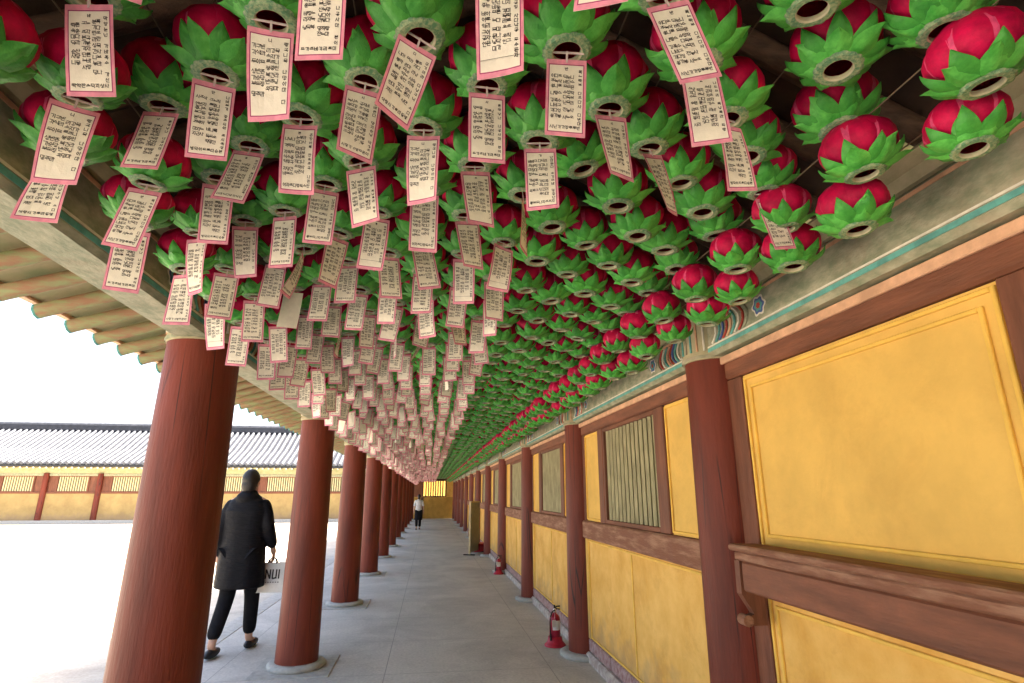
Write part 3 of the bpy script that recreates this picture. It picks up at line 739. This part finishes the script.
# swing (about Y), push (about X), turn (about Z) of particular tags, keyed by (row, nearest Y)
special = {(-.065, 1.03): (13, 0, 22), (.44, .86): (-17, 0, -6), (.608, 1.37): (-20, 0, 26), (.272, 1.72): (-2, 0, 76), (-.56, 2.23): (6, 0, 99),
           (-.73, 2.74): (3, 0, 178), (.608, 1.03): (-5, 0, -4), (.775, 1.20): (-9, 0, 20), (.44, 1.20): (-6, 0, 8), (-.228, 1.55): (-8, -3, -14), (.105, 1.55): (-6, 0, 4), (.105, 1.89): (-8, 0, 12),
           (.272, 1.37): (-2, 0, -6), (.272, 1.03): (1, 8, -6), (.105, 1.20): (-1, 6, 2), (-.065, 1.37): (1, 0, -8), (-.228, 1.20): (4, 4, 12), (-.395, 1.37): (1, 0, -5), (-.395, 1.72): (2, 0, 12),
           (-.065, 2.06): (-14, 0, 25), (-.56, 3.26): (4, 0, 97), (-.065, 3.43): (20, 0, 75), (-.065, 1.72): (0, 0, 0), (.272, 2.40): (0, 0, 0)}
GRP_T = 'wish tags hanging from the lotus lanterns'
rest = MB(); cnt = {}
for n_, (d, i, x, y_, z, Y) in enumerate(tagsites):
    X = rows[i][0]; sp = None
    for (a, b), v in special.items():
        if abs(a - X) < .02 and abs(b - Y) < .06: sp = v
    desc = 'pink-bordered'
    if sp is None:
        sw, pu, tu = rnd.gauss(0, 4.6), rnd.gauss(0, 6), rnd.gauss(0, 17)
        if n_ > 50 and rnd.random() < .035: tu = rnd.choice([80, -80, 100])
    else:
        sw, pu, tu = sp
    if 60 < abs(tu) < 120: desc = 'edge-on'
    elif abs(tu) >= 120: desc = 'blank back-facing'
    loc = (x, y_, z - .004)
    Mr = Matrix.Rotation(R(sw), 3, 'Y') @ Matrix.Rotation(R(pu), 3, 'X') @ Matrix.Rotation(R(tu), 3, 'Z'); eul = Mr.to_euler()
    if n_ < 300:
        cnt[i] = cnt.get(i, 0) + 1
        lab = '%s wish tag, %s from front under the %s' % (desc, ORD[cnt[i]], rowname(i))
        if n_ < 130:
            t = link('wish_tag', None, None, loc, eul, lab, 'paper tag', GRP_T)
            for me in (blank_tag if desc.startswith('blank') else hi_tags[(n_ * 5 + i) % 14]): link(me.name.split('.')[0], me, t)
        else:
            if n_ == 130:
                lod = [q.data('wish_tag') for q in lo_tags]
            link('wish_tag', lod[n_ % 6], None, loc, eul, lab, 'paper tag', GRP_T)
    else:
        rest.merge(lo_tags[n_ % 6], Matrix.Translation(loc) @ Mr.to_4x4())
rest.build('wish_tags', label='dense curtain of small pink paper tags hanging far down the gallery', category='paper tags', kind='stuff')
print('sites', len(sites), 'tags', len(tagsites))

# ------------------------------------------------------------------ fire extinguishers, box, board
def extinguisher(loc, rz, label, sc=1):
    t = thing('fire_extinguisher', label, 'extinguisher', loc, rz, 'fire extinguishers at the foot of the wall columns'); t.scale = (sc,) * 3
    m = MB(); m.lathe([(.060, .045), (.068, .055), (.070, .08), (.070, .30), (.066, .33), (.045, .362), (.022, .375), (.018, .39)], 'extinguisher_red', 28); m.build('cylinder_body', t)
    m = MB(); m.lathe([(.135, 0), (.138, .012), (.120, .030), (.095, .060), (.088, .105), (.080, .108)], 'base_red', 28, capt=False); m.lathe([(.076, .108), (.074, .04), (.001, .038)], 'base_red', 28, capb=False, capt=False); m.build('stand_base', t)
    m = MB(); m.lathe([(.022, .388), (.024, .41), (.016, .425), (.010, .44)], 'steel', 16)
    v = m.build('valve', t)
    m = MB(); m.tube([(-.01, 0, .43), (.035, 0, .455), (.085, 0, .452)], .0085, 'black_rubber', 8); m.tube([(-.005, 0, .42), (.04, 0, .425), (.085, 0, .415)], .0075, 'black_rubber', 8); m.tube([(0, 0, .43), (0, 0, .475)], .012, 'black_rubber', 8); m.build('lever', t)
    m = MB(); pts = [(-.012 - .085 * math.sin(k / 12 * math.pi * .62), -.02 - .01 * k / 12, .415 - .26 * (k / 12) ** 1.4 + .03 * math.sin(k / 12 * math.pi)) for k in range(13)]
    m.tube(pts, .009, 'black_rubber', 10); m.tube([pts[-1], tuple(Vector(pts[-1]) + Vector((.004, 0, -.08)))], .011, 'black_rubber', 10, .016); m.build('hose', t)
    m = MB(); n = 12; vs = []
    for z in (.19, .30):
        for k in range(n + 1):
            a = R(180 + 30 + 95 * k / n); vs.append((.0712 * math.cos(a), .0712 * math.sin(a), z))
    m.add(vs, [(k, k + 1, n + 2 + k, n + 1 + k) for k in range(n)], 'label_white', True); m.build('white_label', t)
    m = MB(); m.box((-.10, -.083, .235), (-.045, -.080, .315), 'label_white'); m.box((-.06, -.082, .31), (-.056, -.079, .40), 'strip'); m.build('inspection_card', t)
    return t
extinguisher((1.42, 6.56, 0), R(25), 'red fire extinguisher in a flared red stand beside the second right column', .86)
extinguisher((1.47, 12.20, 0), R(10), 'small distant red fire extinguisher beside the fourth right column', .78)
def firebox():
    t = thing('fire_box', 'low bright red box on the floor behind the notice board', 'box', (1.45, 16.9, 0))
    m = MB(); m.bbox((-.17, -.25, .01), (.15, .25, .20), 'base_red', .015); m.build('box_body', t)
    m = MB(); m.bbox((-.19, -.27, .202), (.17, .27, .235), 'base_red', .01); m.build('lid', t)
firebox()
def board():
    t = thing('notice_board', 'upright grey-green notice board standing on the floor along the right wall', 'notice board', (1.27, 16.3, 0), R(-21))
    m = MB(); m.bbox((-.02, -.42, .06), (.02, .42, 1.36), 'board_face', .004); m.build('panel', t)
    for a, b in (((-.025, -.44, .0), (.025, -.42, 1.38)), ((-.025, .42, .0), (.025, .44, 1.38))):
        m = MB(); m.bbox(a, b, 'board_edge', .004); m.build('frame_post', t)
    m = MB(); m.bbox((-.03, -.42, 1.362), (.03, .42, 1.40), 'board_edge', .004); m.build('top_rail', t)
    for yy in (-.44, .44):
        m = MB(); m.bbox((-.16, yy - .025, -.0), (.16, yy + .025, .03), 'black_rubber', .004); m.build('foot', t)
board()

# ------------------------------------------------------------------ people
def skin_obj(name, verts, edges, radii, mt, root=0, levels=2, voxel=None, extra=None):
    me = bpy.data.meshes.new(name); me.from_pydata(verts, edges, []); ob = bpy.data.objects.new(name, me); COL.objects.link(ob)
    md_ = ob.modifiers.new('s', 'SKIN'); md_.use_smooth_shade = True
    if not me.skin_vertices: 
        pass
    for i, r_ in enumerate(radii):
        sv_ = me.skin_vertices[0].data[i]; sv_.radius = r_ if isinstance(r_, tuple) else (r_, r_); sv_.use_root = (i == root)
    sb = ob.modifiers.new('u', 'SUBSURF'); sb.levels = levels; sb.render_levels = levels
    bpy.context.view_layer.update(); dg = bpy.context.evaluated_depsgraph_get()
    m2 = bpy.data.meshes.new_from_object(ob.evaluated_get(dg)); bpy.data.objects.remove(ob)
    return m2
def finish(name, meshes, mts, parent, voxel=None, smooth=True, iters=3):
    # meshes joined into one surface; with voxel they are fused into one continuous skin
    bm = bmesh.new()
    for me in meshes: bm.from_mesh(me)
    me = bpy.data.meshes.new(name); bm.to_mesh(me); bm.free()
    if voxel:
        ob = bpy.data.objects.new(name, me); COL.objects.link(ob)
        md_ = ob.modifiers.new('r', 'REMESH'); md_.mode = 'VOXEL'; md_.voxel_size = voxel; md_.use_smooth_shade = True
        sm = ob.modifiers.new('sm', 'SMOOTH'); sm.iterations = iters; sm.factor = .5
        bpy.context.view_layer.update(); dg = bpy.context.evaluated_depsgraph_get(); me = bpy.data.meshes.new_from_object(ob.evaluated_get(dg)); bpy.data.objects.remove(ob)
    me.materials.clear(); me.materials.append(MATS[mts])
    for p in me.polygons: p.use_smooth = smooth; p.material_index = 0
    return link(name, me, parent)
def ellipsoid(c, r, seg=20, rot=None):
    bm = bmesh.new(); bmesh.ops.create_uvsphere(bm, u_segments=seg, v_segments=seg // 2 + 2, radius=1)
    for v in bm.verts:
        p = Vector((v.co.x * r[0], v.co.y * r[1], v.co.z * r[2]))
        if rot: p = rot @ p
        v.co = p + Vector(c)
    me = bpy.data.meshes.new('e'); bm.to_mesh(me); bm.free(); return me
def loft(name, rings, mt, parent, n=40, fold=0, seed=0, cap=False, data=False):
    # rings: (cx, cy, z, rx, ry)
    m = MB(); rr = random.Random(seed); ph = [rr.uniform(0, 6) for _ in range(4)]; vs = []
    for i, (cx, cy, z, rx, ry) in enumerate(rings):
        t = i / (len(rings) - 1)
        for k in range(n):
            a = 2 * math.pi * k / n; q = 1 + fold * t * (math.sin(5 * a + ph[0]) * .5 + math.sin(9 * a + ph[1]) * .3)
            vs.append((cx + rx * q * math.cos(a), cy + ry * q * math.sin(a), z))
    fs = [(i * n + k, (i + 1) * n + k, (i + 1) * n + (k + 1) % n, i * n + (k + 1) % n) for i in range(len(rings) - 1) for k in range(n)]
    m.add(vs, fs, mt, True)
    if cap: m.add(vs[:n], [tuple(range(n))], mt, True); m.add(vs[-n:][::-1], [tuple(range(n))], mt, True)
    if data: return m.data(name)
    return m.build(name, parent)

def person(loc, rz, label, H, outfit, stride=.2, carry=False, vox=.008):
    """Faces local +Y. Joints scaled by H/1.7."""
    t = thing('person', label, 'person', loc, rz); s = H / 1.7
    def V(x, y_, z): return (x * s, y_ * s, z * s)
    st = stride
    J = dict(pel=V(0, 0, .93), wai=V(0, .0, 1.06), che=V(0, .01, 1.25), nb=V(0, .0, 1.40), nk=V(0, .005, 1.46), hd=V(0, .02, 1.56))
    hipR, hipL = V(.085, 0, .89), V(-.085, 0, .89)
    knR, anR, toR = V(.09, st * .45, .50), V(.09, st * .55, .085), V(.10, st * .55 + .15, .03)
    knL, anL, toL = V(-.09, -st * .05, .50), V(-.09, -st * .75, .11), V(-.10, -st * .75 + .12, .03)
    shR, shL = V(.165, 0, 1.385), V(-.165, 0, 1.385)
    elR, wrR = (V(.235, -.03, 1.11), V(.255, .06, .87)) if not carry else (V(.24, -.02, 1.12), V(.26, .10, .93))
    elL, wrL = V(-.225, -.05, 1.11), V(-.23, .0, .86)
    hR = V(.26, .075, .81) if not carry else V(.262, .13, .872); hL = V(-.232, .015, .80)
    verts = [J['pel'], J['wai'], J['che'], J['nb'], J['nk'], J['hd'], hipR, knR, anR, toR, hipL, knL, anL, toL, shR, elR, wrR, hR, shL, elL, wrL, hL]
    edges = [(0, 1), (1, 2), (2, 3), (3, 4), (4, 5), (0, 6), (6, 7), (7, 8), (8, 9), (0, 10), (10, 11), (11, 12), (12, 13), (3, 14), (14, 15), (15, 16), (16, 17), (3, 18), (18, 19), (19, 20), (20, 21)]
    rad = [(.13, .10), (.115, .09), (.14, .10), (.07, .06), .047, .05, .085, .055, .038, .03, .085, .055, .038, .03, .046, .040, .027, .03, .046, .040, .027, .03]
    rad = [(r_ * s, r_ * s) if not isinstance(r_, tuple) else (r_[0] * s, r_[1] * s) for r_ in rad]
    parts = [skin_obj('b', verts, edges, rad, 'skin')]
    parts.append(ellipsoid(V(0, .012, 1.585), (.073 * s, .092 * s, .108 * s), 24)); parts.append(ellipsoid(V(0, .05, 1.525), (.05 * s, .05 * s, .05 * s)))
    parts.append(ellipsoid(V(0, .110, 1.565), (.013 * s, .020 * s, .024 * s)))           # nose
    parts.append(ellipsoid(V(0, .095, 1.525), (.024 * s, .012 * s, .009 * s)))           # lips
    for sx in (-1, 1):
        parts.append(ellipsoid(V(sx * .075, .0, 1.575), (.012 * s, .020 * s, .030 * s)))  # ears
        parts.append(ellipsoid(V(sx * .03, .093, 1.592), (.016 * s, .010 * s, .009 * s)))
        w0 = Vector(hR if sx > 0 else hL)
        for f, (dx, dy, L) in enumerate(((0, .028, .072), (0, .010, .080), (0, -.009, .076), (0, -.027, .060))):
            b = w0 + Vector((0, dy, -.025)) * s; c1 = b + Vector((-sx * .004, 0, -L * .5)) * s; c2 = c1 + Vector((-sx * .022, 0, -L * .38)) * s
            parts.append(skin_obj('f', [tuple(w0 + Vector((0, dy * .5, .0)) * s), tuple(b), tuple(c1), tuple(c2)], [(0, 1), (1, 2), (2, 3)], [.011 * s, .0095 * s, .0088 * s, .0075 * s], 'skin', levels=1))
        th = w0 + Vector((0, .028, .01)) * s; parts.append(skin_obj('f', [tuple(w0), tuple(th), tuple(th + Vector((-sx * .012, .018, -.03)) * s), tuple(th + Vector((-sx * .02, .018, -.052)) * s)], [(0, 1), (1, 2), (2, 3)], [.012 * s, .011 * s, .010 * s, .008 * s], 'skin', levels=1))
    finish('person_body', parts, 'skin', t, voxel=.0065)
    bpy.data.objects[-1] if False else None
    # hair
    hp = [ellipsoid(V(0, -.006, 1.605), (.084 * s, .100 * s, .108 * s), 28), ellipsoid(V(0, -.045, 1.545), (.074 * s, .06 * s, .09 * s))]
    finish('hair', hp, 'hair', t, voxel=.006)
    # trousers
    tv = [V(0, 0, .95), V(.085, 0, .88), knR, V(.09, st * .55, .12), V(-.085, 0, .88), knL, V(-.09, -st * .75, .15)]
    wide = 1.25 if outfit == 'coat' else 1.35
    tr = skin_obj('t', tv, [(0, 1), (1, 2), (2, 3), (0, 4), (4, 5), (5, 6)], [(.15 * s, .115 * s)] + [(r_ * s * wide, r_ * s * wide) for r_ in (.085, .062, .052, .085, .062, .052)], 'x')
    finish('trousers', [tr], 'black_cloth', t)
    for a, b in ((anR, toR), (anL, toL)):
        a, b = Vector(a), Vector(b); mid_ = (a + b) / 2
        finish('shoe', [ellipsoid((mid_.x, mid_.y - .01, .038 * s + (a.z - .085 * s) * .3), (.048 * s, .135 * s, .042 * s))], 'shoe', t)
    # upper garment
    if outfit == 'coat':
        rings = [(0, -.01, 1.50, .072, .07), (0, -.01, 1.465, .085, .078), (0, -.005, 1.435, .125, .095), (0, 0, 1.39, .185, .118), (0, 0, 1.30, .225, .145), (0, 0, 1.18, .215, .150), (0, 0, 1.05, .205, .150), (0, 0, .92, .215, .160), (0, 0, .78, .225, .17), (0, 0, .66, .232, .178), (0, 0, .58, .234, .182), (0, 0, .578, .21, .16)]
        gar = [loft('padded_coat', [(a * s, b * s, c * s, d * s, e * s) for a, b, c, d, e in rings], 'black_shine', t, fold=.045, cap=True, data=True)]
        gar.append(ellipsoid(V(0, -.06, 1.42), (.105 * s, .075 * s, .075 * s)))
        for sh, el, wr in ((shR, elR, wrR), (shL, elL, wrL)):
            a = Vector(sh); b = Vector(el); c = Vector(wr)
            sl = skin_obj('s', [tuple(a - Vector((math.copysign(.04, a.x), 0, .0)) * s), tuple(a + Vector((math.copysign(.004, a.x), 0, -.035))), tuple((a + b) / 2), tuple(b), tuple((b + c) / 2), tuple(c)], [(0, 1), (1, 2), (2, 3), (3, 4), (4, 5)], [(r_ * s,) * 2 for r_ in (.066, .072, .070, .065, .062, .052)], 'x')
            gar.append(sl)
        finish('padded_coat', gar, 'black_shine', t, voxel=.009, iters=12)
    else:
        rings = [(0, -.0, 1.47, .06, .058), (0, 0, 1.45, .075, .065), (0, 0, 1.42, .13, .088), (0, 0, 1.37, .178, .112), (0, 0, 1.28, .182, .126), (0, 0, 1.15, .160, .118), (0, 0, 1.02, .165, .122), (0, 0, .92, .180, .130), (0, 0, .86, .185, .134), (0, 0, .858, .16, .12)]
        gar = [loft('blouse', [(a * s, b * s, c * s, d * s, e * s) for a, b, c, d, e in rings], 'white_cloth', t, fold=.05, cap=True, data=True)]
        for sh, el, wr in ((shR, elR, wrR), (shL, elL, wrL)):
            a = Vector(sh); b = Vector(el)
            sl = skin_obj('s', [tuple(a - Vector((math.copysign(.04, a.x), 0, .0)) * s), tuple(a), tuple((a + b) / 2), tuple(b)], [(0, 1), (1, 2), (2, 3)], [(r_ * s,) * 2 for r_ in (.06, .064, .058, .052)], 'x')
            gar.append(sl)
        finish('blouse', gar, 'white_cloth', t, voxel=.010, iters=6)
        loft('skirt', [(a * s, b * s, c * s, d * s, e * s) for a, b, c, d, e in [(0, 0, .95, .14, .11), (0, 0, .85, .172, .135), (0, 0, .70, .19, .16), (0, 0, .52, .205, .18), (0, 0, .47, .208, .184)]], 'black_cloth', t, fold=.06)
    return t, Vector(hR)
pA_loc, pA_rz = (-2.0, 6.75, 0), R(-6)
pA, hand = person(pA_loc, pA_rz, 'person in a long black padded coat walking beside the first left column, bag in hand', 1.86, 'coat', .30, carry=True)
pB, _ = person((-.50, 27.3, 0), R(5), 'small distant person in white top and black skirt walking down the gallery', 1.58, 'top', .3)

def bag():
    M_ = Matrix.Translation(pA_loc) @ Matrix.Rotation(pA_rz, 4, 'Z'); h = M_ @ (hand + Vector((.0, .0, -.055)))
    t = thing('shopping_bag', 'white paper bag with bold black letters hanging from the coated person\'s hand', 'bag', (h.x, h.y, h.z - .335), R(-2))
    m = MB(); a, b, H_ = .145, .05, .30
    bm_v = [(-a, -b, 0), (a, -b, 0), (a, b, 0), (-a, b, 0), (-a * .97, -b * .55, H_), (a * .97, -b * .55, H_), (a * .97, b * .55, H_), (-a * .97, b * .55, H_)]
    m.add(bm_v, [(0, 3, 2, 1), (0, 1, 5, 4), (1, 2, 6, 5), (2, 3, 7, 6), (3, 0, 4, 7)], 'bag_white'); m.add([tuple(Vector(v) * .985 + Vector((0, 0, .003))) for v in bm_v], [(0, 1, 2, 3), (4, 5, 1, 0), (5, 6, 2, 1), (6, 7, 3, 2), (7, 4, 0, 3)], 'bag_white')
    m.build('bag_body', t)
    for sy in (-1, 1):
        m = MB(); m.tube([(-.05, sy * b * .5, H_ - .01), (-.035, sy * .012, H_ + .035), (0, 0, H_ + .062), (.035, sy * .012, H_ + .035), (.05, sy * b * .5, H_ - .01)], .006, 'black_rubber', 8); m.build('handle', t)
    # bold black strokes of the lettering, on the face towards the camera
    m = MB()
    def stroke(x0, z0, x1, z1, wd=.016):
        dx, dz = x1 - x0, z1 - z0; L = math.hypot(dx, dz); nx_, nz_ = -dz / L * wd / 2, dx / L * wd / 2
        def Y(z): return -b + (b * .45) * z / H_ - .0015
        p = [(x0 + nx_, z0 + nz_), (x1 + nx_, z1 + nz_), (x1 - nx_, z1 - nz_), (x0 - nx_, z0 - nz_)]
        m.add([(x, Y(z), z) for x, z in p], [(0, 1, 2, 3)], 'ink')
    z0, z1 = .14, .235
    for seg in ((-.05, z0, -.05, z1), (-.05, z1, -.005, z0), (-.005, z0, -.005, z1), (.022, z0, .022, z1), (.022, z0, .06, z0 + .01), (.06, z0, .06, z1), (.088, z0, .088, z1)): stroke(*seg)
    for k in range(6): stroke(-.05 + k * .026, .105, -.036 + k * .026, .105, .009)
    m.build('lettering', t)
bag()
